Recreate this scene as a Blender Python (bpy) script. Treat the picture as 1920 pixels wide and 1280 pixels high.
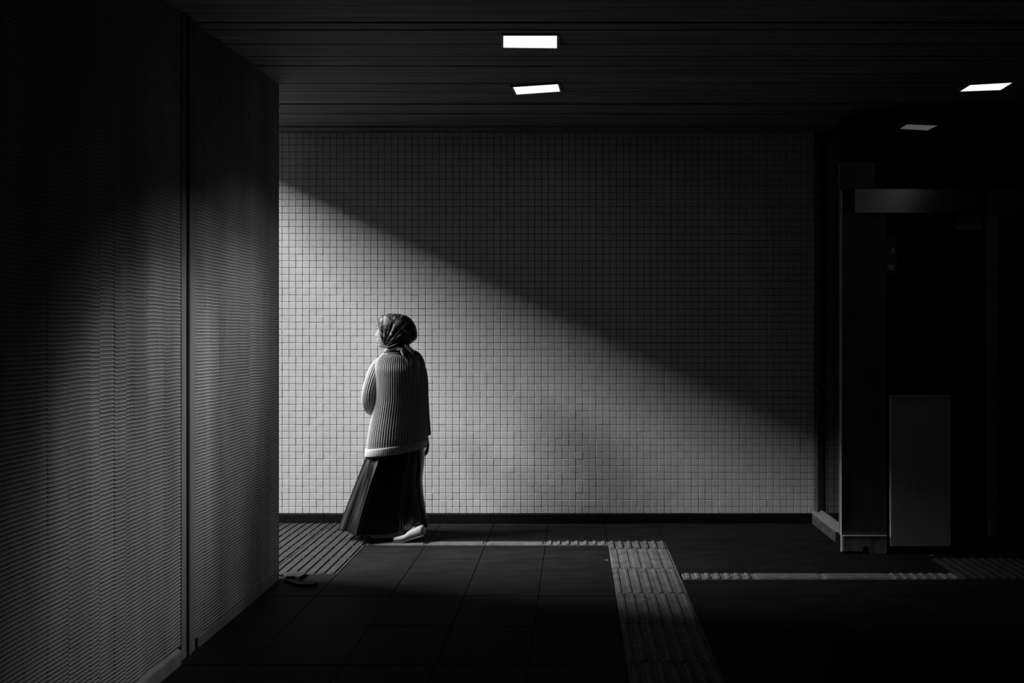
import bpy, bmesh, math, random
import numpy as np
from mathutils import Vector, Matrix

random.seed(7)
S = bpy.context.scene
C = S.collection
for o in list(bpy.data.objects):
    bpy.data.objects.remove(o)

# ------------------------------------------------------------------ camera, light, exposure
F = 1350.0            # focal length in pixels of the 1920 px wide frame
VX, VY = 1077.0, 619.0
EYE = 1.444
def P(px, py, Y):     # pixel + depth -> world point
    return Vector(((px - VX) * Y / F, Y, EYE + (VY - py) * Y / F))
def onfloor(px, py):
    Y = F * EYE / (py - VY)
    return Vector(((px - VX) * Y / F, Y, 0))

cam = bpy.data.cameras.new('camera')
cam.sensor_width = 36.0
cam.lens = F / 1920 * 36.0
cam.shift_x = -(VX - 960) / 1920
cam.shift_y = -(640 - VY) / 1920
cam.clip_start = 0.05
camo = bpy.data.objects.new('camera', cam); C.objects.link(camo)
camo.location = (0, 0, EYE); camo.rotation_euler = (math.pi / 2, 0, 0)
S.camera = camo

w = bpy.data.worlds.new('world'); S.world = w; w.use_nodes = True
w.node_tree.nodes['Background'].inputs[0].default_value = (0.5, 0.5, 0.5, 1)
w.node_tree.nodes['Background'].inputs[1].default_value = 0.03

# daylight falling down the stairwell on the left
D = bpy.data.lights.new('stair_daylight', 'AREA')
D.shape = 'RECTANGLE'; D.size = 8.4; D.size_y = 6.0
D.energy = 17500
do = bpy.data.objects.new('stair_daylight', D); C.objects.link(do)
do.location = (-16.0, 4.0, 12.2)
do.rotation_euler = (Vector((-1.0, 5.2, 1.2)) - do.location).to_track_quat('-Z', 'Y').to_euler()

S.view_settings.view_transform = 'Standard'
S.view_settings.look = 'None'
S.view_settings.gamma = 1.0
S.view_settings.use_curve_mapping = False
S.view_settings.exposure = 0.0

# ------------------------------------------------------------------ helpers
def lin(v):
    v /= 255.0
    return v / 12.92 if v <= 0.04045 else ((v + 0.055) / 1.055) ** 2.4

def mat(name, base=0.3, rough=0.6, metal=0.0, spec=0.5, var=0.0, vscale=8.0, stretch=(1, 1, 1), bump=0.0, bscale=40.0,
        emit=0.0, detail=4.0, aniso=0.0, coat=0.0, arot=0.0):
    m = bpy.data.materials.new(name); m.use_nodes = True
    nt = m.node_tree; b = nt.nodes['Principled BSDF']
    b.inputs['Base Color'].default_value = (base, base, base, 1)
    b.inputs['Roughness'].default_value = rough
    b.inputs['Metallic'].default_value = metal
    b.inputs['Specular IOR Level'].default_value = spec
    if coat: b.inputs['Coat Weight'].default_value = coat
    if aniso:
        b.inputs['Anisotropic'].default_value = aniso; b.inputs['Anisotropic Rotation'].default_value = arot
        tg = nt.nodes.new('ShaderNodeCombineXYZ'); tg.inputs[2].default_value = 1.0
        nt.links.new(tg.outputs[0], b.inputs['Tangent'])
    if emit:
        b.inputs['Emission Color'].default_value = (1, 1, 1, 1)
        b.inputs['Emission Strength'].default_value = emit
    if var or bump:
        tc = nt.nodes.new('ShaderNodeTexCoord'); mp = nt.nodes.new('ShaderNodeMapping')
        mp.inputs['Scale'].default_value = stretch
        geo = nt.nodes.new('ShaderNodeNewGeometry')
        nt.links.new(geo.outputs['Position'], mp.inputs['Vector'])
    if var:
        n = nt.nodes.new('ShaderNodeTexNoise'); n.inputs['Scale'].default_value = vscale; n.inputs['Detail'].default_value = detail
        nt.links.new(mp.outputs[0], n.inputs['Vector'])
        r = nt.nodes.new('ShaderNodeValToRGB')
        lo, hi = base * (1 - var), min(1, base * (1 + var))
        r.color_ramp.elements[0].position = 0.32; r.color_ramp.elements[1].position = 0.68
        r.color_ramp.elements[0].color = (lo, lo, lo, 1); r.color_ramp.elements[1].color = (hi, hi, hi, 1)
        nt.links.new(n.outputs['Fac'], r.inputs['Fac']); nt.links.new(r.outputs['Color'], b.inputs['Base Color'])
    if bump:
        n2 = nt.nodes.new('ShaderNodeTexNoise'); n2.inputs['Scale'].default_value = bscale; n2.inputs['Detail'].default_value = 3
        nt.links.new(mp.outputs[0], n2.inputs['Vector'])
        bp = nt.nodes.new('ShaderNodeBump'); bp.inputs['Strength'].default_value = bump; bp.inputs['Distance'].default_value = 0.004
        nt.links.new(n2.outputs['Fac'], bp.inputs['Height']); nt.links.new(bp.outputs[0], b.inputs['Normal'])
    return m

M = {
    'tile': mat('mosaic_glaze', 0.80, 0.45, spec=0.4, var=0.05, vscale=14, bump=0.07, bscale=160),
    'grout': mat('grout', 0.03, 0.95, spec=0.1),
    'base': mat('skirting_stone', 0.004, 0.6, spec=0.2, var=0.3, vscale=20),
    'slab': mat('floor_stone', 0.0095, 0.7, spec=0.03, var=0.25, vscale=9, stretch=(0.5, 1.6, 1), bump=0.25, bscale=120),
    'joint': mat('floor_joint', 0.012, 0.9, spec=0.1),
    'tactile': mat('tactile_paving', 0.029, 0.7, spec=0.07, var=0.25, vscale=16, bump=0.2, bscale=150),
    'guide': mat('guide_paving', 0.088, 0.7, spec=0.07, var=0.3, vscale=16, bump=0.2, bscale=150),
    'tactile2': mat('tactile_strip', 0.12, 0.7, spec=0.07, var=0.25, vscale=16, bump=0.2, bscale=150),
    'concrete': mat('concrete', 0.15, 0.85, spec=0.15, var=0.35, vscale=4.5, stretch=(1, 1, 0.14), bump=0.2, bscale=90),
    'board': mat('ceiling_board', 0.16, 0.7, spec=0.15, var=0.45, vscale=7, stretch=(0.12, 9, 1), bump=0.9, bscale=11, detail=6),
    'plain': mat('plaster_dark', 0.05, 0.9, spec=0.1),
    'steel': mat('brushed_steel', 0.72, 0.45, metal=0.2, var=0.06, vscale=50, stretch=(1, 1, 0.1)),
    'steel_b': mat('brushed_steel_band', 0.48, 0.38, metal=1.0, aniso=0.85),
    'steel_d': mat('painted_metal', 0.15, 0.42, spec=0.4, var=0.25, vscale=6),
    'kick': mat('kick_plate_metal', 0.42, 0.5, metal=0.2, var=0.5, vscale=22, stretch=(1, 1, 0.25)),
    'rail2': mat('sill_metal', 0.16, 0.5, spec=0.3, var=0.2, vscale=22),
    'rail': mat('dull_rail_metal', 0.05, 0.6, spec=0.2, var=0.4, vscale=22),
    'crest': mat('pale_rib_crest', 0.34, 0.9, spec=0.1, var=0.35, vscale=4.5, stretch=(1, 1, 0.14)),
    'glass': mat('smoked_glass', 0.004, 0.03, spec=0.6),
    'black': mat('black_rubber', 0.004, 0.7, spec=0.1),
    'lamp': mat('lamp_panel', 0.8, 0.5, emit=1.6),
    'lampframe': mat('lamp_frame', 0.22, 0.4, var=0.2, vscale=30),
    'scrap': mat('scrap_paper', 0.2, 0.9, spec=0.1),
    'paper': mat('paper', 0.05, 0.9, spec=0.1),
    'digit': mat('display_digit', 0.1, 0.5, emit=0.02),
}

def obj(name, verts, faces, m, parent=None, smooth=False):
    me = bpy.data.meshes.new(name)
    me.from_pydata([tuple(v) for v in verts], [], faces); me.update()
    if m is not None: me.materials.append(M[m] if isinstance(m, str) else m)
    if smooth: me.polygons.foreach_set('use_smooth', [True] * len(me.polygons))
    o = bpy.data.objects.new(name, me); C.objects.link(o)
    if parent is not None: o.parent = parent
    return o

def inst(name, me, loc, parent=None, rot=None):
    o = bpy.data.objects.new(name, me); C.objects.link(o)
    o.location = loc
    if rot: o.rotation_euler = rot
    if parent is not None: o.parent = parent
    return o

def box(x0, x1, y0, y1, z0, z1):
    v = [(x0, y0, z0), (x1, y0, z0), (x1, y1, z0), (x0, y1, z0), (x0, y0, z1), (x1, y0, z1), (x1, y1, z1), (x0, y1, z1)]
    f = [(0, 3, 2, 1), (4, 5, 6, 7), (0, 1, 5, 4), (1, 2, 6, 5), (2, 3, 7, 6), (3, 0, 4, 7)]
    return v, f

class MB:
    def __init__(s): s.v = []; s.f = []
    def add(s, v, f):
        n = len(s.v); s.v += [tuple(p) for p in v]; s.f += [tuple(i + n for i in q) for q in f]; return s
    def box(s, *a): return s.add(*box(*a))
    def cbox(s, x0, x1, y0, y1, z0, z1, c=0.004):   # box with its top edges chamfered
        v = [(x0, y0, z0), (x1, y0, z0), (x1, y1, z0), (x0, y1, z0),
             (x0, y0, z1 - c), (x1, y0, z1 - c), (x1, y1, z1 - c), (x0, y1, z1 - c),
             (x0 + c, y0 + c, z1), (x1 - c, y0 + c, z1), (x1 - c, y1 - c, z1), (x0 + c, y1 - c, z1)]
        f = [(0, 3, 2, 1), (8, 9, 10, 11)]
        for i in range(4):
            j = (i + 1) % 4
            f += [(i, j, 4 + j, 4 + i), (4 + i, 4 + j, 8 + j, 8 + i)]
        return s.add(v, f)
    def build(s, name, m, parent=None, smooth=False): return obj(name, s.v, s.f, m, parent, smooth)

def bevel(o, w=0.003, n=2):
    md = o.modifiers.new('bevel', 'BEVEL'); md.width = w; md.segments = n; md.limit_method = 'ANGLE'; return o

def tag(o, label, cat=None, group=None, kind=None):
    o['label'] = label
    if cat: o['category'] = cat
    if group: o['group'] = group
    if kind: o['kind'] = kind
    return o

def empty(name, loc, label, cat, group=None):
    o = bpy.data.objects.new(name, None); C.objects.link(o); o.location = loc; o.empty_display_size = 0.1
    return tag(o, label, cat, group)

# ------------------------------------------------------------------ the setting
WY = 5.40                     # back wall
LX, LEND = -1.717, 4.18       # left wall face, its far end
def ceil_z(Y): return 2.925 - 0.042 * (WY - Y)
CE = -2.95                    # where the ceiling stops over the stairs

# floor: bed + slabs + tactile paving
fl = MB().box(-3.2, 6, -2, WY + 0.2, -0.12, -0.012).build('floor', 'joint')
tag(fl, 'dark stone slab floor of the underpass', 'floor', kind='structure')
G = 0.4045
X0 = -1.405
TX0, TX1 = 0.226, 0.622       # guiding strip running towards the camera
ROWS = [4.754, 4.36, 3.95, 3.54, 3.13, 2.72, 2.31, 1.90]
slab_cache = {}
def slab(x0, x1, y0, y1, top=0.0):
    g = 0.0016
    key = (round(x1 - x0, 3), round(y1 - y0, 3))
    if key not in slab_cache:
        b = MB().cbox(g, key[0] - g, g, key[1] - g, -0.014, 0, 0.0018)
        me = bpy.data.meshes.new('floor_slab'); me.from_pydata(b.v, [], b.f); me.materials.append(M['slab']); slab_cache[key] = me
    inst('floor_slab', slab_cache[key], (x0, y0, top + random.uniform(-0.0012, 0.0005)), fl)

xs = [X0 + G * k for k in range(-1, 12)]
ycuts = [2.30, 2.705, 3.11, 3.515, 3.92, 4.170]
ycuts_l = [2.30, 2.705, 3.11, 3.515, 3.92, 4.26, 4.55, 4.836]
def rows_between(x0, x1, cuts):
    for a, b in zip(cuts[:-1], cuts[1:]): slab(x0, x1, a, b)
# left field: X0 .. TX0 in front of the narrow raised strip
xl = [-1.72, X0, -1.0, -0.598, -0.195, TX0]
for a, b in zip(xl[:-1], xl[1:]):
    if a < -1.5:
        rows_between(a, b, [2.30, 2.705, 3.11, 3.515, 3.92, 4.262])
    else:
        rows_between(a, b, ycuts_l)
        slab(a, b, 4.922, 5.16); slab(a, b, 5.16, WY)
slab(TX0, TX1, 4.922, 5.16); slab(TX0, TX1, 5.16, WY)
xr = [TX1, 1.045, 1.45, 1.85, 2.255, 2.66, 3.065, 3.47]
for i, (a, b) in enumerate(zip(xr[:-1], xr[1:])):
    rows_between(a, b, ycuts)
    if a < 2.25:
        slab(a, b, 4.275, 4.56)
        if a < 1.8:
            bb = min(b, 1.84)
            slab(a, bb, 4.56, 4.95); slab(a, bb, 4.95, WY)
        else: slab(a, b, 4.56, 4.70)
    else:
        slab(a, b, 4.555, 4.70)

def tactile(x0, x1, y0, y1, n=7, w=0.020, shift=0.5, h=0.006, m='tactile', along='y', name='tactile_slab'):
    g = 0.0015
    b = MB().cbox(x0 + g, x1 - g, y0 + g, y1 - g, -0.014, 0.0008, 0.0015)
    if along == 'y':
        p = (x1 - x0) / n
        for k in range(n):
            cx = x0 + (k + shift) * p
            if cx + w / 2 > x1: continue
            b.cbox(cx - w / 2, cx + w / 2, y0 + 0.006, y1 - 0.006, 0.0, h, 0.0035)
    else:
        b.cbox(x0 + 0.016, x1 - 0.016, y0 + 0.008, y1 - 0.008, 0.0, h, 0.004)
    return b.build(name, m, fl)

# guiding strip towards the camera
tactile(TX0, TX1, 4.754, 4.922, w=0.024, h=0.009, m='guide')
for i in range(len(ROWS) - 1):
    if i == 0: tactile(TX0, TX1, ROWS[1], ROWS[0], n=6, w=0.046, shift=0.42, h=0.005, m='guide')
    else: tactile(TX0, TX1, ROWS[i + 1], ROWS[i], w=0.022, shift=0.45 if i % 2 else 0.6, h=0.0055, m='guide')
# broad tactile field by the left wall
for (a, b) in ((-2.215, -1.81), (-1.81, X0)):
    for (c, d) in ((4.262, 4.55), (4.55, 4.81), (4.81, 5.10), (5.10, WY)):
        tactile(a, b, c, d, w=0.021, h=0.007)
# narrow raised strips across
xl2 = [X0, -1.0, -0.598, -0.195]
for a, b in zip(xl2[:-1], xl2[1:]): tactile(a, b, 4.836, 4.922, along='x', m='tactile2', h=0.006)
tactile(-0.195, TX0, 4.836, 4.922, w=0.022, m='tactile2', h=0.009)
tactile(TX1 + 0.012, 1.045, 4.172, 4.275, w=0.024, m='tactile2', h=0.008)
tactile(1.045, 1.45, 4.172, 4.275, along='x', m='tactile2'); tactile(1.45, 1.85, 4.172, 4.275, along='x', m='tactile2')
tactile(1.85, 2.255, 4.172, 4.275, w=0.024, m='tactile2', h=0.008)
# broad tactile field by the lift
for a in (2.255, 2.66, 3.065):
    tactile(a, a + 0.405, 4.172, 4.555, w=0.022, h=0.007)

# back wall with mosaic
T = 12.78 / 250.0
wb = MB().box(-4.0, 6, WY + 0.004, WY + 0.3, -0.1, 3.4).build('wall_back', 'grout')
tag(wb, 'long back wall faced with small square pale mosaic tiles', 'wall', kind='structure')
zt0 = EYE + (VY - 962) / 250.0          # lowest tile edge
g = 0.0018; c = 0.0016; th = 0.006
tv = [(g, 0, g), (T - g, 0, g), (T - g, 0, T - g), (g, 0, T - g)]
def tile_geo():
    a, b, e = g, T - g, c
    v = [(a, 0.004, a), (b, 0.004, a), (b, 0.004, b), (a, 0.004, b),
         (a, -th + e, a), (b, -th + e, a), (b, -th + e, b), (a, -th + e, b),
         (a + e, -th, a + e), (b - e, -th, a + e), (b - e, -th, b - e), (a + e, -th, b - e)]
    f = [(8, 9, 10, 11)]
    for i in range(4):
        j = (i + 1) % 4
        f += [(i, j, 4 + j, 4 + i), (4 + i, 4 + j, 8 + j, 8 + i)]
    return v, f
GV, GF = tile_geo()
tme = bpy.data.meshes.new('tile'); tme.from_pydata(GV, [], GF); tme.materials.append(M['tile'])
cells = []
nz = int((ceil_z(WY) - zt0) / T) + 1
for i in range(-22, 79):
    for k in range(nz):
        x = (523 - VX) / 250.0 - 0.024 + i * T
        z = zt0 + k * T
        if z + T > 3.0 or x > 1.86: continue
        cells.append((x, z))
ctr = ((960 - VX) / 250.0, EYE + (VY - 740) / 250.0)
cells.sort(key=lambda q: (q[0] - ctr[0]) ** 2 + (q[1] - ctr[1]) ** 2)
def jit(): return (random.gauss(0, 0.0002), random.gauss(0, 0.0002), random.gauss(0, 0.0002))
for (x, z) in cells[:300]:
    j = jit(); r = (random.gauss(0, 0.0014), 0, random.gauss(0, 0.0014))
    inst('tile', tme, (x + j[0], WY + j[1], z + j[2]), wb, r)
mf = MB()
for (x, z) in cells[300:]:
    j = jit(); rx, rz = random.gauss(0, 0.0014), random.gauss(0, 0.0014)
    mf.add([(vx + x + j[0], WY + j[1] + vy + (vx - T / 2) * rz + (vz - T / 2) * rx, vz + z + j[2]) for vx, vy, vz in GV], GF)
mo = mf.build('mosaic_field', 'tile', wb); mo['kind'] = 'stuff'

# skirting in lengths
bb = MB().box(-3.2, 1.84, WY - 0.008, WY + 0.004, -0.012, zt0 - 0.004).build('baseboard_back', 'base')
tag(bb, 'low black stone skirting under the mosaic wall', 'skirting', kind='structure')
bx = [-3.2, -2.62, -1.87, -0.62, 0.18, 0.98, 1.82]
for a, b in zip(bx[:-1], bx[1:]):
    bevel(MB().box(a + 0.0015, b - 0.0015, WY - 0.017 - random.uniform(0, 0.003), WY - 0.006, 0.002, zt0 - 0.002).build('skirting_length', 'base', bb), 0.003)

# left wall: ribbed concrete panels with a jointed post between them
wl = MB().box(LX - 0.24, LX - 0.012, -2, LEND, -0.1, 3.1).build('wall_left', 'concrete')
tag(wl, 'ribbed concrete wall with a vertical joint, ending in a corner', 'wall', kind='structure')
RN = 0
def ribbed(y0, y1, z0, z1, seed):
    global RN
    rnd = random.Random(seed)
    pitch = 0.0150
    v, f = [], []
    y = y0
    while y < y1 - 1e-6:
        wd = rnd.uniform(0.05, 0.12)
        ye = min(y + wd, y1)
        if y1 - ye < 0.03: ye = y1
        off = rnd.uniform(-0.0028, 0.0028); sl = rnd.uniform(-0.014, 0.014); ph = rnd.uniform(0, 6); dep = rnd.uniform(-0.0004, 0.0004)
        nsub = 4
        prof = []
        n = int((z1 - z0) / pitch) + 2
        for k in range(-1, n):
            hh = rnd.uniform(0.8, 1.2)
            for (t, d) in ((0.0, 0.0), (0.35, 0.0004), (0.70, 0.0034 * hh), (0.88, 0.0032 * hh)):
                prof.append((z0 + (k + t) * pitch, d))
        base = len(v); nr = len(prof); RN = nr - 1
        for s in range(nsub + 1):
            yy = y + (ye - y) * s / nsub
            for (zz, d) in prof:
                q = zz + off + sl * (yy - y) + 0.0007 * math.sin(yy * 34 + ph + zz * 3)
                q = min(max(q, z0), z1)
                dd = d * (0.9 + 0.12 * math.sin(zz * 11 + yy * 17 + ph))
                v.append((LX + dep + dd, yy, q))
        for s in range(nsub):
            for k in range(nr - 1):
                a = base + s * nr + k
                f.append((a, a + nr, a + nr + 1, a + 1))
        y = ye
    return v, f
JY0, JY1 = F * 1.717 / (VX - 338), F * 1.717 / (VX - 365)
wtop = 3.0
for i, (a, b) in enumerate(((0.9, JY0), (JY1, LEND))):
    v, f = ribbed(a, b, 0.07 if i == 0 else 0.05, wtop, 11 + i)
    rp = obj('ribbed_panel', v, f, 'concrete', wl)
    rp.data.materials.append(M['crest'])  # paler material for the crest faces of the ribs
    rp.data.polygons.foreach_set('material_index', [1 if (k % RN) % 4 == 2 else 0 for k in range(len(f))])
jp = JY0 + (JY1 - JY0) * 0.62
bevel(MB().box(LX - 0.02, LX + 0.004, JY0 + 0.004, JY0 + 0.045, 0.0, wtop).build('joint_strip', 'concrete', wl), 0.004)
bevel(MB().box(LX - 0.02, LX + 0.016, JY0 + 0.05, jp - 0.006, 0.0, wtop).build('joint_strip', 'concrete', wl), 0.006)
bevel(MB().box(LX - 0.02, LX + 0.006, jp + 0.006, JY1 - 0.004, 0.0, wtop).build('joint_strip', 'concrete', wl), 0.004)
bevel(MB().box(LX - 0.02, LX + 0.022, 0.9, JY0 - 0.02, -0.01, 0.07).build('kerb', 'concrete', wl), 0.015, 3)
bevel(MB().box(LX - 0.02, LX + 0.006, JY1 + 0.02, LEND - 0.01, -0.01, 0.05).build('kerb', 'concrete', wl), 0.004, 2)
bevel(MB().box(LX - 0.25, LX + 0.002, LEND - 0.012, LEND + 0.006, 0.0, wtop).build('end_face', 'concrete', wl), 0.006)

# the sides of the hall that the photograph does not show
for nm, bxx, lb in (('wall_right', (5.9, 6.2, -2, WY + 0.3, -0.1, 3.4), 'dark side wall of the hall past the lift'),
                    ('wall_front', (-1.9, 6.2, -2.2, -2, -0.1, 3.4), 'dark wall of the hall facing the mosaic wall')):
    tag(MB().box(*bxx).build(nm, 'plain'), lb, 'wall', kind='structure')

# ceiling: slab + boards
sl_v, sl_f = box(CE, 6.2, -2.2, WY + 0.3, 0, 0.3)
sl_v = [(x, y, z + ceil_z(y) + 0.045) for x, y, z in sl_v]
ce = obj('ceiling', sl_v, sl_f, 'plain')
tag(ce, 'low ceiling of long rough boards', 'ceiling', kind='structure')
y = WY - 0.004
rnd = random.Random(5)
while y > 2.2:
    wd = rnd.uniform(0.055, 0.125)
    y0 = y - wd
    gp = rnd.choice((0.002, 0.003, 0.006)); dz = rnd.uniform(-0.006, 0.004); tl = rnd.gauss(0, 0.0012)
    b = MB()
    vv, ff = [], []
    x0_, x1_ = (LX - 0.2 if y < LEND else CE + 0.02), 5.0
    vv, ff = box(x0_, x1_, y0 + gp, y, -0.02, 0.05)
    vv = [(xx, yy + xx * tl, zz + ceil_z(yy) + dz + 0.02) for xx, yy, zz in vv]
    obj('ceiling_board', vv, ff, 'board', ce)
    y = y0

# stairs rising out of view behind the left wall
st = MB()
for k in range(6):
    st.box(-3.2 - 0.32 * (k + 1), -3.2 - 0.32 * k, 0.4, WY, -0.1, 0.16 * (k + 1))
so = st.build('staircase', 'base'); tag(so, 'plain concrete stairs behind the ribbed wall', 'stairs', kind='structure')

# ------------------------------------------------------------------ ceiling lamps
def lamp(name, corners, label, group='recessed ceiling lights', spot=None):
    """corners: lit panel on the ceiling, four world points; a frame is built round it"""
    ctr = sum((Vector(q) for q in corners), Vector()) / 4
    root = empty(name, ctr, label, 'light', group)
    loc = [Vector(q) - ctr for q in corners]
    out = [q * 1.0 + q.normalized() * 0.016 for q in loc]
    zt, zb = 0.012, -0.004
    pv = [(q.x, q.y, -0.002) for q in loc] + [(q.x, q.y, 0.012) for q in loc]
    obj('panel', pv, [(3, 2, 1, 0), (4, 5, 6, 7)] + [(i, (i + 1) % 4, 4 + (i + 1) % 4, 4 + i) for i in range(4)], 'lamp', root)
    for i in range(4):
        j = (i + 1) % 4
        a, b_, c_, d_ = loc[i], loc[j], out[j], out[i]
        v = [(q.x, q.y, zb) for q in (a, b_, c_, d_)] + [(q.x, q.y, zt + 0.02) for q in (a, b_, c_, d_)]
        obj('frame_side', v, [(3, 2, 1, 0), (4, 5, 6, 7), (0, 1, 5, 4), (1, 2, 6, 5), (2, 3, 7, 6), (3, 0, 4, 7)], 'lampframe', root)
    if spot:
        for (aim, en, ang, bl) in spot:  # extra spots added inside the fixture, aimed sideways to brighten the left wall
            L = bpy.data.lights.new('added_wall_spot', 'SPOT'); L.energy = en; L.spot_size = math.radians(ang); L.spot_blend = bl
            L.shadow_soft_size = 0.05
            lo = bpy.data.objects.new('added_wall_spot', L); C.objects.link(lo); lo.parent = root
            lo.location = (0, 0, -0.03)
            lo.rotation_euler = (Vector(aim) - ctr - Vector((0, 0, -0.03))).to_track_quat('-Z', 'Y').to_euler()
    return root

def onceil(px, py, drop=0.012):
    # intersect with the ceiling plane
    k = (VY - py) / F
    Y = (2.925 - 0.042 * WY - drop - EYE) / (k - 0.042)
    return Vector(((px - VX) * Y / F, Y, EYE + k * Y))
A1, A2, A3 = ([(944, 67), (1044, 67), (1044, 88), (944, 87)], [(962, 163), (1046, 158), (1050, 170), (969, 175)], [(1819, 159), (1898, 155), (1876, 167), (1800, 169.5)])
def q(cs): return [onceil(*c) for c in cs]
lamp('ceiling_light', q(A1), 'oblong lit ceiling light set square to the boards', spot=[((LX, 2.96, 1.0), 130, 34, 1.0), ((LX, 3.16, 0.9), 42, 54, 1.0)])
lamp('ceiling_light', q(A2), 'crooked lit ceiling light between the square one and the mosaic wall', spot=[((LX, 3.62, 1.3), 75, 32, 1.0), ((LX, 3.7, 1.3), 32, 50, 1.0)])
lamp('ceiling_light', q(A3), 'skewed lit ceiling light in front of the glass lift')
lamp('ceiling_light', [(2.48, 2.56, ceil_z(2.6) - 0.012), (2.75, 2.56, ceil_z(2.6) - 0.012), (2.75, 2.72, ceil_z(2.7) - 0.012), (2.48, 2.72, ceil_z(2.7) - 0.012)][::-1],
     'ceiling light mirrored faintly in the glass of the lift')

# ------------------------------------------------------------------ glass lift booth
FY = 4.66
def fx(px): return (px - VX) * FY / F
def fz(py): return EYE + (VY - py) * FY / F
lift = empty('lift_booth', (2.6, 5.0, 0), 'dark glass lift booth with steel header band beside the mosaic wall', 'lift')
def lp(name, x0, x1, y0, y1, z0, z1, m, bev=0.003, parent=None):
    par = parent or lift
    o = MB().box(x0 - 2.6, x1 - 2.6, y0 - 5.0, y1 - 5.0, z0, z1).build(name, m, par)
    if parent is not None:
        pass
    if bev: bevel(o, bev)
    return o
lx0 = fx(1577); lx1 = fx(1662)
CZ = 2.83
# side: base rail, sill, glass, posts
lp('base_rail', 1.775, 1.86, FY + 0.04, WY - 0.02, 0.0, 0.088, 'rail')
sv = [(1.768, FY + 0.03, 0.088), (1.83, FY + 0.03, 0.125), (1.83, WY - 0.03, 0.125), (1.768, WY - 0.03, 0.088),
      (1.768, FY + 0.03, 0.08), (1.83, FY + 0.03, 0.08), (1.83, WY - 0.03, 0.08), (1.768, WY - 0.03, 0.08)]
obj('sill', [(a - 2.6, b - 5.0, c_) for a, b, c_ in sv], [(0, 1, 2, 3), (7, 6, 5, 4), (0, 4, 5, 1), (1, 5, 6, 2), (2, 6, 7, 3), (3, 7, 4, 0)], 'rail2', lift)
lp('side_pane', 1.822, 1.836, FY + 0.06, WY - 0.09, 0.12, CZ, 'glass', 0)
lp('mullion', 1.79, 1.85, WY - 0.10, WY - 0.02, 0.088, CZ, 'rail')
lp('side_rail', 1.812, 1.84, FY + 0.06, WY - 0.09, 1.035, 1.05, 'rail')
# front: corner jamb
lp('jamb', lx0 + 0.006, lx1, FY, FY + 0.06, 0.11, CZ - 0.3, 'steel_d')
lp('edge_trim', lx0 - 0.001, lx0 + 0.006, FY - 0.006, FY + 0.004, 0.012, fz(357), 'steel', 0.001)
# kick plate with its cut-out
kv = []
x0, x1, z0, z1 = lx0 + 0.008, lx1 - 0.003, fz(1033), fz(1004)
nx0, nx1, nz_ = fx(1617), fx(1628), fz(1023)
prof = [(x0, z0 + 0.004), (nx0 - 0.004, z0 + 0.002), (nx0, nz_ - 0.006), (nx0 + 0.008, nz_), (nx1 - 0.006, nz_), (nx1, nz_ - 0.008), (nx1 + 0.004, z0 - 0.006), (nx1 + 0.014, z0 - 0.013), (x1 - 0.006, z0 - 0.013), (x1, z0 - 0.006), (x1, z1), (x0, z1)]
n = len(prof)
kv = [(a - 2.6, FY - 0.012 - 5.0, b) for a, b in prof] + [(a - 2.6, FY + 0.001 - 5.0, b) for a, b in prof]
obj('kick_plate', kv, [tuple(range(n)), tuple(range(2 * n - 1, n - 1, -1))] + [(i, n + i, n + (i + 1) % n, (i + 1) % n) for i in range(n)], 'kick', lift)
lp('plate_lip', x0, x1, FY - 0.016, FY, z1, z1 + 0.005, 'steel', 0.001)
lp('plinth', lx0, 4.2, FY + 0.012, FY + 0.10, 0.0, 0.11, 'black', 0)
# half-height gate panel
gate = lp('gate_panel', fx(1668), fx(1781), FY - 0.014, FY + 0.02, fz(1023), fz(745), 'steel', 0.004)
lp('gate_top_rail', fx(1667), fx(1782), FY - 0.022, FY + 0.02, fz(745), fz(741), 'steel', 0.002, gate)
# front glass, posts, header band, arched hood, call panel
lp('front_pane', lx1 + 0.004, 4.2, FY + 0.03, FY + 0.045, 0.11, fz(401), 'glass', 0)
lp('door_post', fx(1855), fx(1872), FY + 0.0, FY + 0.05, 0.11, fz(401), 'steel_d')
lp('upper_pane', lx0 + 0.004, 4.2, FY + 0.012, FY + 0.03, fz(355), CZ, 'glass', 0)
lp('header_band', fx(1600), fx(1850), FY - 0.02, FY + 0.03, fz(400), fz(355), 'steel_b', 0.002)
lp('header_return', fx(1850) + 0.001, 4.2, FY - 0.0, FY + 0.03, fz(400), fz(355), 'rail', 0.002)
lp('header_return', lx0 + 0.008, fx(1600) - 0.001, FY - 0.0, FY + 0.03, fz(400), fz(355), 'rail', 0.002)
arch = [(fx(1650), fz(346)), (fx(1653), fz(300)), (fx(1660), fz(245))]
for k in range(9):
    t = math.pi * (1 - k / 8)
    arch.append((fx(1728) + (fx(1795) - fx(1728)) * math.cos(t), fz(232) + (fz(196) - fz(232)) * math.sin(t)))
arch += [(fx(1797), fz(245)), (fx(1803), fz(300)), (fx(1806), fz(346))]
n = len(arch)
av = [(a - 2.6, FY - 0.05 - 5.0, b) for a, b in arch] + [(a - 2.6, FY + 0.013 - 5.0, b) for a, b in arch]
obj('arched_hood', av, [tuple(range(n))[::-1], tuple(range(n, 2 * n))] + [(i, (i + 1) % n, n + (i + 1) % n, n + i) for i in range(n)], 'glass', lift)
cp = lp('call_panel', fx(1661), fx(1680), FY - 0.014, FY + 0.03, fz(512), fz(445), 'steel_d', 0.003)
ring = MB()
for k in range(16):
    a0, a1 = 2 * math.pi * k / 16, 2 * math.pi * (k + 1) / 16
    cx, cz = fx(1673) - 2.6, fz(470)
    yy = FY - 0.0146 - 5.0
    pts = [(cx + r * math.cos(a) * 0.6, yy, cz + r * math.sin(a)) for a in (a0, a1) for r in (0.010, 0.0135)]
    ring.add(pts, [(0, 2, 3, 1)])
ring.build('digit', 'digit', cp)
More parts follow.
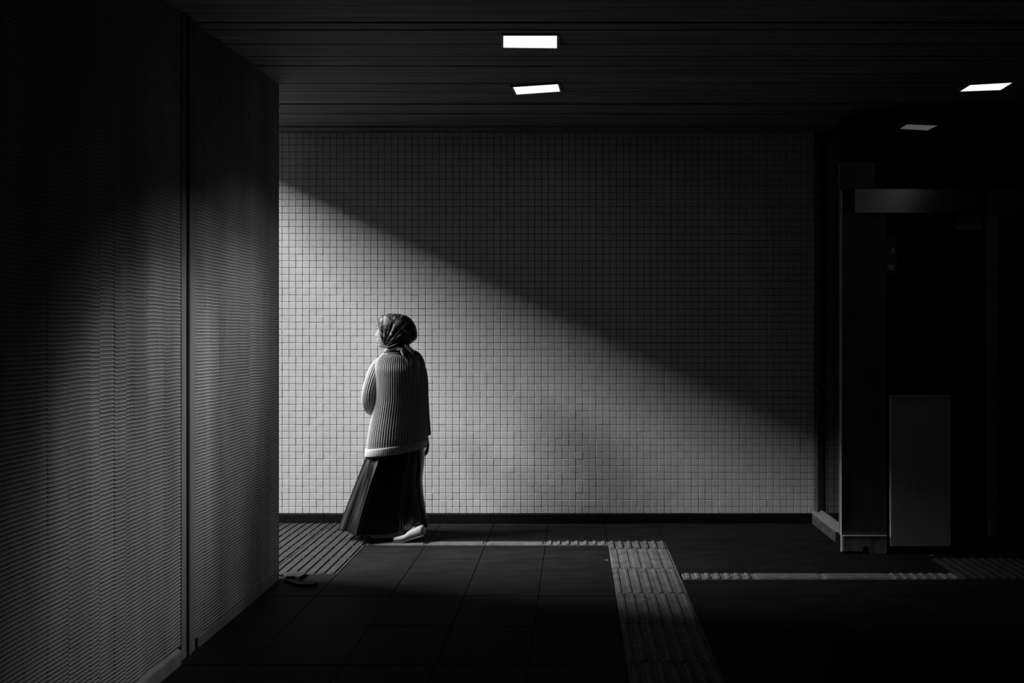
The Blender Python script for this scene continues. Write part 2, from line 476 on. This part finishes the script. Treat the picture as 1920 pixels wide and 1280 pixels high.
lp('call_button', fx(1663), fx(1674), FY - 0.02, FY - 0.012, fz(507), fz(497), 'steel', 0.002, cp)
lp('notice', fx(1741), fx(1779), FY + 0.026, FY + 0.031, fz(700), fz(656), 'paper', 0)
lp('notice', fx(1795), fx(1846), FY + 0.026, FY + 0.031, fz(430), fz(404), 'steel_d', 0)
lp('roof', 1.8, 4.2, FY + 0.03, WY - 0.02, CZ, CZ + 0.02, 'black', 0)

# ------------------------------------------------------------------ debris at the foot of the left wall
def shard(name, poly, z0, z1, m, label, tilt=0.0):
    cx = sum(p[0] for p in poly) / len(poly); cy = sum(p[1] for p in poly) / len(poly)
    n = len(poly)
    v = [(a - cx, b - cy, z0 + tilt * (a - cx)) for a, b in poly] + [(a - cx, b - cy, z1 + tilt * (a - cx)) for a, b in poly]
    o = obj(name, v, [tuple(range(n))[::-1], tuple(range(n, 2 * n))] + [(i, (i + 1) % n, n + (i + 1) % n, n + i) for i in range(n)], m)
    o.location = (cx, cy, 0.002)
    return tag(bevel(o, 0.002, 1), label, 'debris', 'broken bits at the wall corner')
def fp(*ps): return [tuple(onfloor(*p)[:2]) for p in ps]
shard('broken_tile', fp((532, 1080), (536, 1086.5), (552, 1085), (561, 1087), (572, 1081), (574, 1076.5), (560, 1077), (545, 1075.5)), 0.0, 0.016, 'tactile', 'ragged pale tile fragment broken off at the corner of the ribbed wall')
shard('rubber_strip', fp((532, 1090), (558, 1099), (588, 1099.5), (596, 1095), (590, 1093.5), (562, 1094.5), (545, 1089.5)), 0.0, 0.012, 'black', 'bent black strip lying at the foot of the ribbed wall corner')

for (px, py, lb) in ((1138, 1051, 'tiny white paper scrap beside the ribbed guide strip'), (1747, 1041.5, 'tiny pale paper scrap at the foot of the lift plinth')):
    c0 = onfloor(px, py); b = MB()
    b.v = [(-0.012, -0.004, 0.0), (0.010, -0.006, 0.0), (0.013, 0.004, 0.0), (-0.009, 0.006, 0.0), (-0.011, -0.003, 0.004), (0.009, -0.005, 0.007), (0.012, 0.003, 0.003), (-0.008, 0.005, 0.006)]
    b.f = [(0, 3, 2, 1), (4, 5, 6, 7), (0, 1, 5, 4), (1, 2, 6, 5), (2, 3, 7, 6), (3, 0, 4, 7)]
    o = b.build('paper_scrap', 'scrap'); o.location = (c0.x, c0.y, 0.001); tag(o, lb, 'litter', 'paper scraps on the floor')

# ------------------------------------------------------------------ the walking woman
PY = 5.0                                     # depth she walks at
def ux(px): return (px - VX) * PY / F
def uz(py): return EYE + (VY - py) * PY / F
U = PY / F                                   # metres per pixel at her depth
BX = ux(742)
woman = empty('person', (BX, PY, 0), 'woman in patterned headscarf, pale ribbed sweater and long black skirt walking past the mosaic wall', 'person')

def ramp_mat(name, lo, hi, rough, scale, stretch=(1, 1, 1), dist=2.0, p0=0.4, p1=0.62, spec=0.5, coat=0.0):
    m = mat(name, lo, rough, spec=spec, coat=coat); nt = m.node_tree; b = nt.nodes['Principled BSDF']
    geo = nt.nodes.new('ShaderNodeTexCoord'); mp = nt.nodes.new('ShaderNodeMapping'); mp.inputs['Scale'].default_value = stretch
    nt.links.new(geo.outputs['Object'], mp.inputs['Vector'])
    n = nt.nodes.new('ShaderNodeTexNoise'); n.inputs['Scale'].default_value = scale; n.inputs['Detail'].default_value = 2; n.inputs['Distortion'].default_value = dist
    nt.links.new(mp.outputs[0], n.inputs['Vector'])
    r = nt.nodes.new('ShaderNodeValToRGB'); e = r.color_ramp.elements
    e[0].position, e[1].position = p0, p1
    e[0].color = (lo, lo, lo, 1); e[1].color = (hi, hi, hi, 1)
    nt.links.new(n.outputs['Fac'], r.inputs['Fac']); nt.links.new(r.outputs['Color'], b.inputs['Base Color'])
    return m
M['knit'] = mat('pale_knit', 0.34, 0.95, spec=0.05, var=0.06, vscale=60, bump=0.3, bscale=500)
M['skirt'] = mat('black_satin', 0.0013, 0.21, spec=0.6, aniso=0.95)
M['skin'] = mat('skin', 0.20, 0.55, spec=0.3, var=0.05, vscale=30)
M['scarf'] = ramp_mat('patterned_satin', 0.006, 0.13, 0.45, 12, (1, 0.6, 1.0), 2.2, 0.47, 0.64, spec=0.3)
M['scarf_d'] = ramp_mat('patterned_satin_dark', 0.010, 0.05, 0.42, 14)
M['scarf_l'] = ramp_mat('patterned_satin_tail', 0.03, 0.45, 0.42, 22, (1, 1, 0.6), 1.5)
M['shoe'] = mat('white_canvas', 0.5, 0.7, spec=0.2)
M['sole'] = mat('shoe_sole', 0.06, 0.8, spec=0.2)
M['dark'] = mat('dark_hair', 0.012, 0.5)

def W(px, py, dy=0.0):                       # pixel at her depth -> point local to her root
    return Vector((ux(px) - BX, dy, uz(py)))

def loft(rings, closed=True, caps=True):
    n = len(rings[0]); v = [tuple(p) for r in rings for p in r]; f = []
    for i in range(len(rings) - 1):
        for k in range(n if closed else n - 1):
            a = i * n + k; b = i * n + (k + 1) % n
            f.append((a, b, b + n, a + n))
    if caps and closed:
        f.append(tuple(range(n))[::-1]); f.append(tuple(range((len(rings) - 1) * n, len(rings) * n)))
    return v, f

def smooth_tab(xq, xp, fp, k=2):
    y = np.interp(xq, xp, fp)
    for _ in range(k):
        y2 = y.copy(); y2[1:-1] = 0.25 * y[:-2] + 0.5 * y[1:-1] + 0.25 * y[2:]; y = y2
    return y

def tube(path, radii, n=16, flat=None, disp=None, sub=5, caps=True):
    """path of Vectors, one radius each; catmull-rom in between"""
    P_ = [Vector(p) for p in path]; R_ = list(radii)
    pts, rad = [], []
    for i in range(len(P_) - 1):
        p0 = P_[max(i - 1, 0)]; p1 = P_[i]; p2 = P_[i + 1]; p3 = P_[min(i + 2, len(P_) - 1)]
        for s in range(sub):
            t = s / sub
            pts.append(0.5 * ((2 * p1) + (p2 - p0) * t + (2 * p0 - 5 * p1 + 4 * p2 - p3) * t * t + (3 * p1 - p0 - 3 * p2 + p3) * t ** 3))
            rad.append(R_[i] + (R_[i + 1] - R_[i]) * t)
    pts.append(P_[-1]); rad.append(R_[-1])
    rings = []; up = None
    for i, p in enumerate(pts):
        d = (pts[min(i + 1, len(pts) - 1)] - pts[max(i - 1, 0)]).normalized()
        if up is None:
            up = Vector((0, 1, 0)) if abs(d.y) < 0.8 else Vector((1, 0, 0))
        a = (up - d * up.dot(d)).normalized(); up = a
        b = d.cross(a)
        ring = []
        for k in range(n):
            th = 2 * math.pi * k / n
            r = rad[i] + (disp(k / n, i / (len(pts) - 1)) if disp else 0)
            ring.append(p + a * math.cos(th) * r * (flat or 1) + b * math.sin(th) * r)
        rings.append(ring)
    return loft(rings, caps=caps)

def section(xc, yc, a, b, n, p=2.25, phase=0.0):
    """n points at equal arc length on a super-ellipse; u = 0 faces the camera (-y)"""
    th = np.linspace(0, 2 * math.pi, 721)
    c_, s_ = np.cos(th), np.sin(th)
    x = a * np.sign(s_) * np.abs(s_) ** (2 / p); y = -b * np.sign(c_) * np.abs(c_) ** (2 / p)
    L = np.concatenate([[0], np.cumsum(np.hypot(np.diff(x), np.diff(y)))])
    u = np.linspace(0, L[-1], n, endpoint=False)
    X = np.interp(u, L, x); Y = np.interp(u, L, y)
    nx = X / (a * a); ny = Y / (b * b); l = np.hypot(nx, ny) + 1e-9
    return X + xc, Y + yc, nx / l, ny / l

def lathe_rows(rows, n, npy, ribs=0, amp=0.0, p=2.25, tilt=None, fold=None, shear=0.0):
    rows = np.array(rows, float)
    pys = np.linspace(rows[0, 0], rows[-1, 0], npy)
    xl = smooth_tab(pys, rows[:, 0], rows[:, 1]); xr = smooth_tab(pys, rows[:, 0], rows[:, 2])
    hd = smooth_tab(pys, rows[:, 0], rows[:, 3]); yc = smooth_tab(pys, rows[:, 0], rows[:, 4])
    out = []
    for i, py in enumerate(pys):
        a = (xr[i] - xl[i]) / 2 * U; xc = ux((xl[i] + xr[i]) / 2) - BX
        X, Y, NX, NY = section(xc, yc[i], a, hd[i], n, p)
        Y = Y + shear * (X - xc)
        u = np.arange(n) / n
        d = np.zeros(n)
        if ribs:
            wv = np.cos(2 * math.pi * ribs * u); d = amp * np.sign(wv) * np.abs(wv) ** 0.7
        if fold is not None: d = d + fold(u, i / (npy - 1))
        z = np.full(n, uz(py))
        if tilt is not None: z = z + tilt(X, Y, u, i / (npy - 1))
        out.append([(X[k] + NX[k] * d[k], Y[k] + NY[k] * d[k], z[k]) for k in range(n)])
    return out

# --- sweater
TORSO = [(657, 731, 776, 0.062, 0.01), (659, 726, 780, 0.074, 0.01), (663, 719, 784, 0.088, 0.01), (669, 713, 788, 0.10, 0.01), (679, 708, 792, 0.112, 0.01), (692, 708, 794, 0.122, 0.0),
         (715, 709, 794, 0.128, 0.0), (745, 707, 797, 0.130, 0.0), (775, 702, 796, 0.136, 0.0), (800, 697, 797, 0.146, 0.0), (820, 694, 798, 0.152, 0.0), (834, 693, 797, 0.150, 0.0)]
def ttilt(X, Y, u, t): return (t ** 2) * (X / 0.2) * 0.024
sw_r = lathe_rows(TORSO, 62 * 6, 80, ribs=62, amp=0.0048, tilt=ttilt, p=2.05, shear=0.24)
v, f = loft(sw_r, caps=False)
sweater = obj('sweater', v, f, 'knit', woman, True)
HEM = [(834, 692, 797.5, 0.150, 0.0), (833, 690.3, 798.6, 0.157, 0.0), (835, 689.6, 799, 0.159, 0.0), (846, 689, 797.5, 0.158, 0.0), (848, 690, 797, 0.155, 0.0), (846.5, 692, 795, 0.148, 0.0)]
hr = []
for row in HEM:
    X, Y, NX, NY = section(ux((row[1] + row[2]) / 2) - BX, 0, (row[2] - row[1]) / 2 * U, row[3], 360, 2.05)
    Y = Y + 0.24 * (X - X.mean())
    hr.append([(X[k] + NX[k] * 0.0012 * math.cos(2 * math.pi * 90 * k / 360), Y[k] + NY[k] * 0.0012 * math.cos(2 * math.pi * 90 * k / 360), uz(row[0]) + X[k] / 0.2 * 0.024 + 0.006) for k in range(360)])
v, f = loft(hr, caps=False); obj('hem_band', v, f, 'knit', sweater, True)
def ribf(n, a): return lambda u, t: a * math.cos(2 * math.pi * n * u)
SL = [W(728, 678, 0.02), W(713, 688, 0.0), W(705, 709, -0.035), W(699, 738, -0.06), W(699.5, 758, -0.045), W(704, 767, 0.01), W(709, 768, 0.09), W(716, 764, 0.17)]
v, f = tube(SL, [0.046, 0.058, 0.057, 0.055, 0.053, 0.049, 0.044, 0.036], n=24 * 5, disp=ribf(24, 0.0036), sub=8)
obj('sleeve', v, f, 'knit', sweater, True)
SR = [W(768, 680, 0.04), W(780, 691, 0.05), W(786, 715, 0.05), W(788, 745, 0.05), W(789.5, 775, 0.06), W(791.5, 800, 0.075), W(794, 819, 0.085)]
v, f = tube(SR, [0.044, 0.053, 0.048, 0.044, 0.042, 0.038, 0.032], n=24 * 5, disp=ribf(24, 0.0036), sub=8)
obj('sleeve', v, f, 'knit', sweater, True)

# --- skirt
SK = [(800, 704, 790, 0.125, 0.0), (835, 695, 794, 0.132, 0.0), (850, 691, 794, 0.132, 0.0), (870, 684, 792.5, 0.135, 0.0), (900, 672, 788, 0.14, 0.01),
      (930, 661, 789.5, 0.148, 0.02), (960, 650, 793.5, 0.158, 0.025), (990, 640, 797, 0.168, 0.03)]
def sfold(u, t):
    k = max(0.0, (t - 0.12) / 0.88) ** 0.8
    uu = (u - 0.006 * math.sin(t * 5.0)) % 1.0
    cu = [0.0, 0.05, 0.10, 0.115, 0.19, 0.25, 0.262, 0.33, 0.40, 0.412, 0.48, 0.55, 0.562, 0.64, 0.72, 0.785, 0.835, 0.88, 0.925, 0.936, 0.965, 1.0]
    cd = [-0.010, -0.006, 0.008, -0.012, -0.004, 0.012, -0.012, 0.0, 0.014, -0.012, 0.0, 0.014, -0.012, -0.004, 0.0, 0.018, -0.024, 0.006, 0.056, 0.022, 0.004, -0.010]
    d = np.interp(uu, cu, cd)
    for _ in range(3): d = 0.25 * np.roll(d, 1) + 0.5 * d + 0.25 * np.roll(d, -1)
    return k * d
def stilt(X, Y, u, t):
    k = max(0.0, (t - 0.6) / 0.4) ** 1.5
    ang = np.arctan2(X, -Y)                    # 0 = towards the camera, + = to the right
    bump_ = 0.050 * np.exp(-((ang - 0.95) / 0.36) ** 2) - 0.010 * np.exp(-((ang + 0.3) / 0.6) ** 2)
    return k * bump_
sk_r = lathe_rows(SK, 420, 60, tilt=stilt, fold=sfold, p=2.0, shear=0.10)
v, f = loft(sk_r, caps=False)
skirt = obj('skirt', v, f, 'skirt', woman, True)
sd = skirt.modifiers.new('thickness', 'SOLIDIFY'); sd.thickness = 0.002

# --- body: one continuous skin
HX = 735.0; HY = 0.015
hp = [588.5, 591, 596, 602, 608, 612, 616, 619, 624, 629, 632, 634.5, 637, 639, 641, 644, 647.5, 650.5, 653, 658, 664, 672]
hF = [3, 10, 19, 25.5, 28.4, 29.6, 28.6, 28.2, 28.8, 29.0, 28.8, 28.6, 30.2, 29.0, 30.0, 27.6, 28.4, 25.4, 15, 11, 11, 13]
hB = [5, 14, 23, 29, 33, 34, 34.5, 34.5, 33.5, 31.5, 29.5, 28, 26, 25, 23.5, 21, 19, 18, 17.5, 17.5, 19, 22]
hW = [3, 9, 14.5, 18, 19.8, 20.2, 20.2, 20.2, 19.8, 19.4, 18.8, 18.2, 17.6, 17, 16.5, 15.6, 14.5, 13.6, 12.8, 13, 14, 20]
nose_p = [615, 618, 622, 626, 628.5, 630.5, 632.5, 634]; nose_d = [0.0, 1.2, 2.8, 4.6, 5.6, 4.6, 1.6, 0.0]; nose_w = [2.6, 2.6, 3.0, 3.6, 4.6, 5.0, 4.6, 4.0]
pys = np.linspace(588.5, 672, 120)
tF, tB, tW = (smooth_tab(pys, hp, q_, 1) for q_ in (hF, hB, hW))
nD = np.interp(pys, nose_p, nose_d, 0, 0); nW = np.interp(pys, nose_p, nose_w)
def head_point(py, th, grow=0.0, i=None):
    Fq = np.interp(py, pys, tF) + grow; Bq = np.interp(py, pys, tB) + grow; Wq = np.interp(py, pys, tW) + grow
    c_, s_ = math.cos(th), math.sin(th)
    ex = 2 / 2.25
    fx_ = (Fq if c_ > 0 else Bq) * math.copysign(abs(c_) ** ex, c_); wy_ = Wq * math.copysign(abs(s_) ** ex, s_)
    return fx_, wy_
YAW = math.radians(6)
HC = W(HX, 600, HY)
def head_world(fx_, wy_, py):
    # fx_ forward (towards -x), wy_ towards the camera side, both in pixels
    x, y = -fx_ * U, -wy_ * U
    return Vector((HC.x + x * math.cos(YAW) + y * math.sin(YAW), HC.y - x * math.sin(YAW) + y * math.cos(YAW), uz(py)))
rings = []
NH = 96
for i, py in enumerate(pys):
    ring = []
    for k in range(NH):
        th = 2 * math.pi * k / NH
        fx_, wy_ = head_point(py, th)
        if fx_ > 0:
            fx_ += nD[i] * math.exp(-(wy_ / nW[i]) ** 2)
            for sgn in (-1, 1):                                     # eye sockets
                fx_ -= 2.6 * math.exp(-((wy_ - sgn * 8.2) / 4.2) ** 2 - ((py - 616.5) / 3.4) ** 2)
                fx_ += 1.2 * math.exp(-((wy_ - sgn * 11) / 5) ** 2 - ((py - 626) / 6) ** 2)
        ring.append(head_world(fx_, wy_, py))
    rings.append(ring)
bodyg = MB(); bodyg.add(*loft(rings))
# trunk
tr = lathe_rows([(660, 728, 778, 0.06, 0.01), (672, 715, 787, 0.085, 0.005), (690, 713, 790, 0.10, 0.0), (745, 714, 790, 0.105, 0.0), (800, 708, 788, 0.115, 0.0), (850, 704, 786, 0.115, 0.0), (870, 708, 784, 0.10, 0.0)], 64, 30)
bodyg.add(*loft(tr))
# arms
bodyg.add(*tube(SL[1:] , [0.045, 0.043, 0.041, 0.038, 0.036, 0.034, 0.028], n=20))
bodyg.add(*tube(SR[1:], [0.042, 0.038, 0.035, 0.033, 0.030, 0.026], n=20))
def hand(wrist, knuck, side, down, n_dir):
    """wrist -> knuckles along 'down'; side = across the palm; n_dir = the way the fingers curl"""
    wv, kv_ = Vector(wrist), Vector(knuck)
    d = (kv_ - wv).normalized(); s_ = Vector(side).normalized(); c_ = Vector(n_dir).normalized()
    mid = (wv + kv_) / 2
    for t in (-0.026, -0.009, 0.009, 0.026):
        bodyg.add(*tube([wv + s_ * t * 0.6, mid + s_ * t, kv_ + s_ * t], [0.014, 0.0145, 0.0115], n=12, sub=3))
    for t, ln in ((-0.030, 0.062), (-0.010, 0.078), (0.010, 0.073), (0.029, 0.056)):
        b0 = kv_ + s_ * t
        bodyg.add(*tube([b0 - d * 0.012, b0 + d * ln * 0.42 + c_ * 0.006, b0 + d * ln * 0.78 + c_ * 0.022, b0 + d * ln * 0.95 + c_ * 0.042], [0.0100, 0.0092, 0.0084, 0.0066], n=10, sub=3))
    tb = wv + d * 0.022 - s_ * 0.022
    bodyg.add(*tube([tb, tb - s_ * 0.018 + d * 0.025 + c_ * 0.012, tb - s_ * 0.020 + d * 0.052 + c_ * 0.022, tb - s_ * 0.012 + d * 0.072 + c_ * 0.03], [0.014, 0.0115, 0.0098, 0.0075], n=10, sub=3))
hand(SR[-1], SR[-1] + Vector((0.008, 0.018, -0.082)), (0.25, -0.97, 0), (0, 0, -1), (-0.9, 0.1, 0))
hand(SL[-1], SL[-1] + Vector((0.045, 0.06, 0.01)), (0, 0, -1), (1, 0, 0), (0.3, -0.9, 0))
# legs: front foot flat, rear foot rolling off its toes
RF = (Vector((ux(752) - BX, -0.03, 0)), Vector((ux(790) - BX, -0.03, 0)))
bodyg.add(*tube([W(730, 850, 0.01), W(718, 915, 0.05), W(722, 975, 0.02), W(724, 998, -0.02)], [0.085, 0.055, 0.040, 0.034], n=20))
bodyg.add(*tube([W(758, 850, -0.01), W(752, 915, -0.02), W(774, 962, 0.03), W(785, 992, -0.055)], [0.085, 0.050, 0.036, 0.026], n=20))
bodyg.add(*tube([W(724, 992, -0.02), W(716, 1001, -0.025), W(706, 1004, -0.03)], [0.032, 0.028, 0.020], n=14))
bodyg.add(*tube([W(786, 986, -0.075), W(772, 997, -0.08), W(757, 1006, -0.085)], [0.032, 0.028, 0.018], n=14))
body = bodyg.build('body', 'skin', woman, True)
rm = body.modifiers.new('remesh', 'REMESH'); rm.mode = 'VOXEL'; rm.voxel_size = 0.0032; rm.use_smooth_shade = True
sm = body.modifiers.new('smooth', 'SMOOTH'); sm.factor = 0.4; sm.iterations = 1
def blob(name, c_, rx, ry, rz, m):
    rr = []
    for i in range(9):
        ph = math.pi * (i + 0.001) / 8.002
        rr.append([c_ + Vector((rx * math.sin(ph) * math.cos(2 * math.pi * k / 14), ry * math.sin(ph) * math.sin(2 * math.pi * k / 14), rz * math.cos(ph))) for k in range(14)])
    v_, f_ = loft(rr)
    return obj(name, v_, f_, m, woman, True)
def face_front(wy, py):
    """forward reach of the skin at a given sideways offset"""
    Fq = np.interp(py, pys, tF); Wq = np.interp(py, pys, tW)
    f_ = Fq * max(0.0, 1 - (abs(wy) / Wq) ** 2.25) ** (1 / 2.25)
    return f_ + np.interp(py, pys, nD) * math.exp(-(wy / np.interp(py, pys, nW)) ** 2)
for sgn in (1, -1):
    blob('eye', head_world(face_front(8.8, 616) - 1.9, sgn * 8.8, 615.8), 0.0085, 0.0095, 0.0052, 'dark')
    blob('nostril', head_world(face_front(2.6, 630.5) - 0.9, sgn * 3.0, 631.0), 0.0045, 0.0032, 0.0028, 'dark')
    pb = [head_world(face_front(wy, 612) + 0.2, sgn * wy, 611.8 - 1.8 * math.sin((wy - 3.5) / 11 * 2.5)) for wy in (3.5, 6, 9, 12, 14)]
    ev, ef = tube(pb, [0.0016, 0.0026, 0.0028, 0.0024, 0.0014], n=8, sub=2)
    obj('eyebrow', ev, ef, 'dark', woman, True)
pb = [head_world(face_front(wy, 639) - 0.15, wy, 638.8 + 0.012 * wy * wy) for wy in (-8, -5, -2, 0, 2, 5, 8)]
ev, ef = tube(pb, [0.0008, 0.0016, 0.0018, 0.0018, 0.0018, 0.0016, 0.0008], n=8, sub=2)
obj('mouth', ev, ef, 'dark', woman, True)

# --- headscarf
sp = [587.5, 589, 592, 597, 603, 610, 618, 628, 636, 642, 646, 650, 655, 660, 666, 669]
sF = [4, 13, 20, 26, 28.8, 29.6, 28.8, 28.2, 27, 24, 20, 15.5, 14.5, 14, 9, 5]
sB = [10, 20, 27, 34, 39, 43, 45.5, 47, 45, 38, 32, 33, 38, 43, 40, 34]
sWd = [6, 13, 17.5, 20.5, 22.6, 23.6, 23.6, 23.2, 22, 20.5, 20.5, 22.5, 25, 26.5, 24, 20]
spy = np.linspace(587.5, 669, 110)
fF, fB, fW = (smooth_tab(spy, sp, q_, 3) for q_ in (sF, sB, sWd))
open_p = [598, 600, 604, 610, 618, 628, 638, 646, 651, 654, 657]
open_t = [0.0, 0.12, 0.45, 0.72, 0.86, 0.94, 1.04, 1.08, 0.85, 0.4, 0.0]
NS = 200
rings = []
fc = (723.0, 656.0)
for i, py in enumerate(spy):
    ring = []
    lim = float(np.interp(py, open_p, open_t, 0, 0))
    for k in range(NS):
        th = lim + (2 * math.pi - 2 * lim) * k / (NS - 1)
        thn = (th + math.pi) % (2 * math.pi) - math.pi
        c_, s_ = math.cos(th), math.sin(th); ex = 2 / 2.15
        fx_ = (fF[i] if c_ > 0 else fB[i]) * math.copysign(abs(c_) ** ex, c_); wy_ = fW[i] * math.copysign(abs(s_) ** ex, s_)
        ppx = HX - fx_
        ang = math.atan2(fc[1] - py, ppx - fc[0]); rr = math.hypot(fc[1] - py, ppx - fc[0])
        am = min(1.0, rr / 14) * min(1.0, max(0.0, (74 - rr) / 34))
        side = min(1.0, abs(s_) * 1.5)
        d = 0
        if py < 652:
            d = am * side * (1.05 * math.sin(ang * 19 + 0.02 * rr) + 0.7 * math.sin(ang * 31 + 1.3) + 0.5 * math.sin(ang * 47 + 0.7)) * (1.0 if ang < 1.25 else 0.45)
        else:
            d = 0.9 * math.sin(py * 0.85 + 2.0 * thn) + 0.6 * math.sin(py * 1.4 - 3 * thn)
        # step between the band over the crown and the loose back
        if py < 640: d += 1.1 * (1 if ppx > 747 - (py - 588) * 0.16 else 0) - 0.5
        rl = math.hypot(fx_, wy_) + 1e-6
        ring.append(head_world(fx_ * (1 + d / rl), wy_ * (1 + d / rl), py))
    rings.append(ring)
v = [tuple(p) for r in rings for p in r]; f = []
for i in range(len(rings) - 1):
    for k in range(NS - 1):
        a = i * NS + k
        f.append((a, a + 1, a + 1 + NS, a + NS))
f.append(tuple(range(NS))[::-1])
scarf = obj('headscarf', v, f, 'scarf', woman, True)
sd = scarf.modifiers.new('thickness', 'SOLIDIFY'); sd.thickness = 0.0025; sd.offset = 1.0
def tail(name, pts, widths, m, dy):
    vv, ff = [], []
    for (px, py), wdt in zip(pts, widths):
        for s_ in (-1, -0.35, 0.35, 1):
            vv.append(W(px + s_ * wdt, py + s_ * wdt * 0.25, dy - 0.006 * (1 - abs(s_))))
    n = len(pts)
    for i in range(n - 1):
        for j in range(3):
            a = i * 4 + j; ff.append((a, a + 1, a + 5, a + 4))
    o = obj(name, vv, ff, m, scarf, True)
    md = o.modifiers.new('thickness', 'SOLIDIFY'); md.thickness = 0.004
    ss = o.modifiers.new('sub', 'SUBSURF'); ss.levels = 1; ss.render_levels = 2
    return o
SH = 0.0
tail('scarf_tail', [(763, 652), (765, 660), (769, 669), (773, 677), (774, 680)], [3.5, 4.5, 5, 3.6, 1.5], 'scarf_d', -0.118)
tail('scarf_tail', [(767, 646), (772, 652), (778, 658), (783, 666)], [4, 8, 7.5, 3], 'scarf_d', -0.085)
tail('scarf_tail', [(761, 655), (763, 660), (765, 666)], [1.6, 2.6, 1.2], 'scarf_l', -0.128)

# --- shoes
def shoe(toe, yaw, pitch, label):
    L = 0.232
    secs = [(0.0, 0.012, 0.014), (0.03, 0.028, 0.024), (0.10, 0.038, 0.030), (0.25, 0.043, 0.036), (0.36, 0.042, 0.040), (0.48, 0.038, 0.048), (0.60, 0.035, 0.056), (0.75, 0.033, 0.060), (0.9, 0.032, 0.064), (0.98, 0.025, 0.063), (1.0, 0.014, 0.058)]
    def ringset(z0, zf, grow):
        out = []
        for t, hw, hh in secs:
            ring = []
            for k in range(20):
                th = 2 * math.pi * k / 20
                y_ = (hw + grow) * math.copysign(abs(math.cos(th)) ** 0.8, math.cos(th))
                hz = zf(hh)
                z_ = z0 + hz / 2 + hz / 2 * math.copysign(abs(math.sin(th)) ** 0.7, math.sin(th))
                x_ = t * L
                if t > 0.35: lift = 0.0
                ring.append((x_, y_, z_))
            out.append(ring)
        return loft(out)
    Rz = Matrix.Rotation(yaw, 3, 'Z')
    def tr_(vv):
        out = []
        for (x, y, z) in vv:
            xb = 0.30 * L
            if x > xb:                      # the heel lifts, the toes stay on the floor
                dx = x - xb; a_ = pitch * min(1.0, dx / 0.05)
                x, z = xb + dx * math.cos(a_) - z * math.sin(a_), dx * math.sin(a_) + z * math.cos(a_)
            out.append(tuple(Vector(toe) + Rz @ Vector((x, y, z))))
        return out
    def bend(vv): return vv
    v_, f_ = ringset(0.014, lambda h: h, 0.0)
    o = obj('shoe', tr_(bend(v_)), f_, 'shoe', woman, True)
    v_, f_ = ringset(0.0, lambda h: 0.020, 0.003)
    obj('sole', tr_(v_), f_, 'sole', o, False)
    return o
shoe((ux(700) - BX - 0.004, -0.03, 0.001), math.radians(-6), 0.0, '')
shoe((ux(744) - BX, -0.085, 0.001), math.radians(-4), math.radians(16), '')
